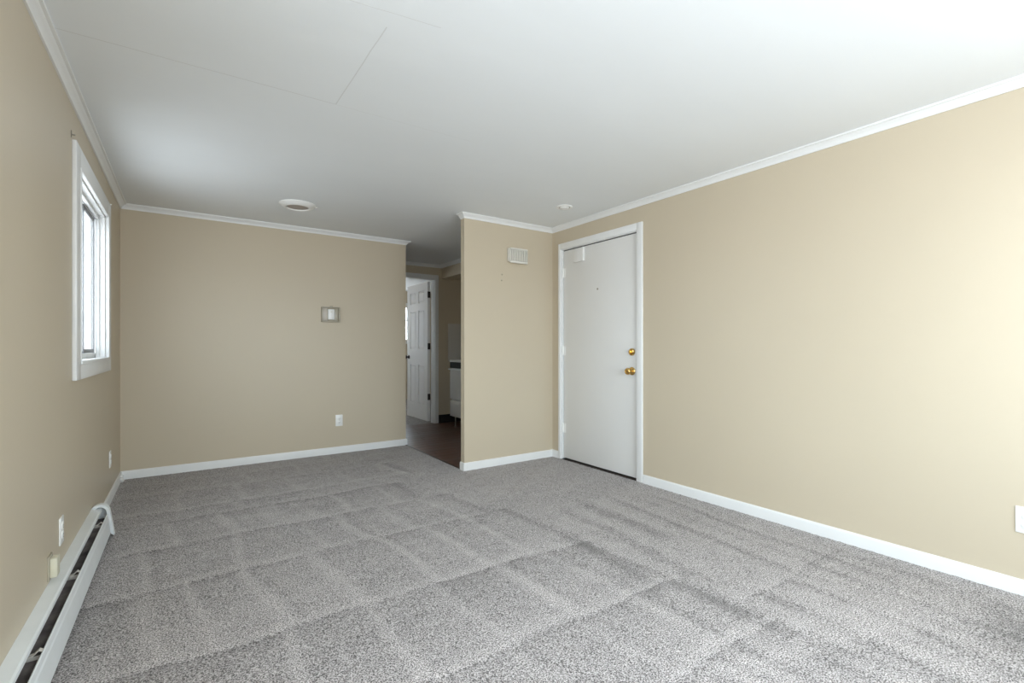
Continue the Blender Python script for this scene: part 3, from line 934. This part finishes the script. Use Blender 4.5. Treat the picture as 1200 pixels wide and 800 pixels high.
# ------------------------------------------------------------------ ceiling fixtures
down = Matrix.Rotation(math.radians(180), 4, 'X')
cv = thing('ceiling_vent', 'round white flush cover with taupe centre on the ceiling near the far wall', 'ceiling cover', (0.765, 4.235, H))
bm = bmesh.new()
add_lathe(bm, [(0, 0), (0.138, 0), (0.138, 0.005), (0.128, 0.014), (0.112, 0.024), (0.098, 0.030), (0.090, 0.030), (0.086, 0.024), (0.086, 0.010), (0, 0.010)], Matrix.Translation((0.765, 4.235, H)) @ down, 56)
obj('rim', bm, M['plastic'], cv, True)
bm = bmesh.new()
add_lathe(bm, [(0, 0.0102), (0.085, 0.0102), (0.083, 0.020), (0.075, 0.023), (0, 0.024)], Matrix.Translation((0.765, 4.235, H)) @ down, 48)
obj('centre_disc', bm, M['taupe'], cv, True)
bm = bmesh.new()
add_box(bm, 0.765 + 0.125, 0.765 + 0.150, 4.200, 4.214, H - 0.014, H - 0.0003, 0.002)
obj('clip', bm, M['ventgrey'], cv, True)

sd = thing('ceiling_sensor', 'small round white ceiling fixture near the entry door corner', 'ceiling fixture', (2.625, 3.045, H))
bm = bmesh.new()
add_lathe(bm, [(0, 0), (0.070, 0), (0.070, 0.003), (0.060, 0.008), (0.050, 0.008), (0.046, 0.002), (0, 0.002)], Matrix.Translation((2.625, 3.045, H)) @ down, 44)
obj('trim_ring', bm, M['plastic'], sd, True)
bm = bmesh.new()
add_lathe(bm, [(0, 0.0022), (0.040, 0.0022), (0.036, 0.012), (0.020, 0.017), (0, 0.018)], Matrix.Translation((2.625, 3.045, H)) @ down, 36)
obj('centre_dome', bm, M['plastic'], sd, True)
bm = bmesh.new()
add_lathe(bm, [(0.0405, 0.0021), (0.0405, 0.0035), (0.0455, 0.0035), (0.0455, 0.0021)], Matrix.Translation((2.625, 3.045, H)) @ down, 36)
obj('shadow_ring', bm, M['taupe'], sd, True)

# ------------------------------------------------------------------ kitchen corner: range and splash panel
rg = thing('kitchen_range', 'white kitchen range with black control strip seen through the hall opening', 'range', (3.32, 5.48, 0))
ry0, ry1, rx0 = 5.10, 5.855, 2.99
box('body', rx0 + 0.03, 3.63, ry0, ry1, 0.14, 0.885, M['range'], rg, 0.003)
box('cooktop', rx0 - 0.005, 3.63, ry0 - 0.003, ry1 + 0.003, 0.887, 0.915, M['range'], rg, 0.006)
box('control_panel', rx0, rx0 + 0.028, ry0, ry1, 0.805, 0.885, M['rangeblack'], rg, 0.003)
for k in range(4):
    bm = bmesh.new()
    add_lathe(bm, [(0, 0), (0.019, 0), (0.016, 0.018), (0, 0.018)], toroom(rx0, ry0 + 0.09 + k * 0.10, 0.845), 20)
    obj('burner_knob', bm, M['rangeblack'], rg, True)
od = box('oven_door', rx0, rx0 + 0.028, ry0 + 0.002, ry1 - 0.002, 0.385, 0.795, M['range'], rg, 0.004)
box('handle', rx0 - 0.030, rx0 - 0.010, ry0 + 0.02, ry1 - 0.005, 0.780, 0.797, M['plastic'], od, 0.004)
box('drawer', rx0, rx0 + 0.028, ry0 + 0.002, ry1 - 0.002, 0.150, 0.365, M['range'], rg, 0.004)
box('backguard', 3.60, 3.63, ry0, ry1, 0.915, 1.05, M['range'], rg, 0.003)
for a, b in ((rx0 + 0.06, ry0 + 0.05), (rx0 + 0.06, ry1 - 0.05), (3.58, ry0 + 0.05), (3.58, ry1 - 0.05)):
    bm = bmesh.new()
    add_lathe(bm, [(0, 0), (0.018, 0), (0.018, 0.01), (0.008, 0.015), (0.008, 0.14), (0, 0.14)], Matrix.Translation((a, b, 0.0)), 16)
    obj('foot', bm, M['screw'], rg, True)
tag(box('splash_panel', 3.145, XK - 0.001, YK - 0.008, YK - 0.0005, 0.884, 1.430, M['panel'], bev=0.001), 'grey splash panel on the kitchen back wall above the range side', 'panel')
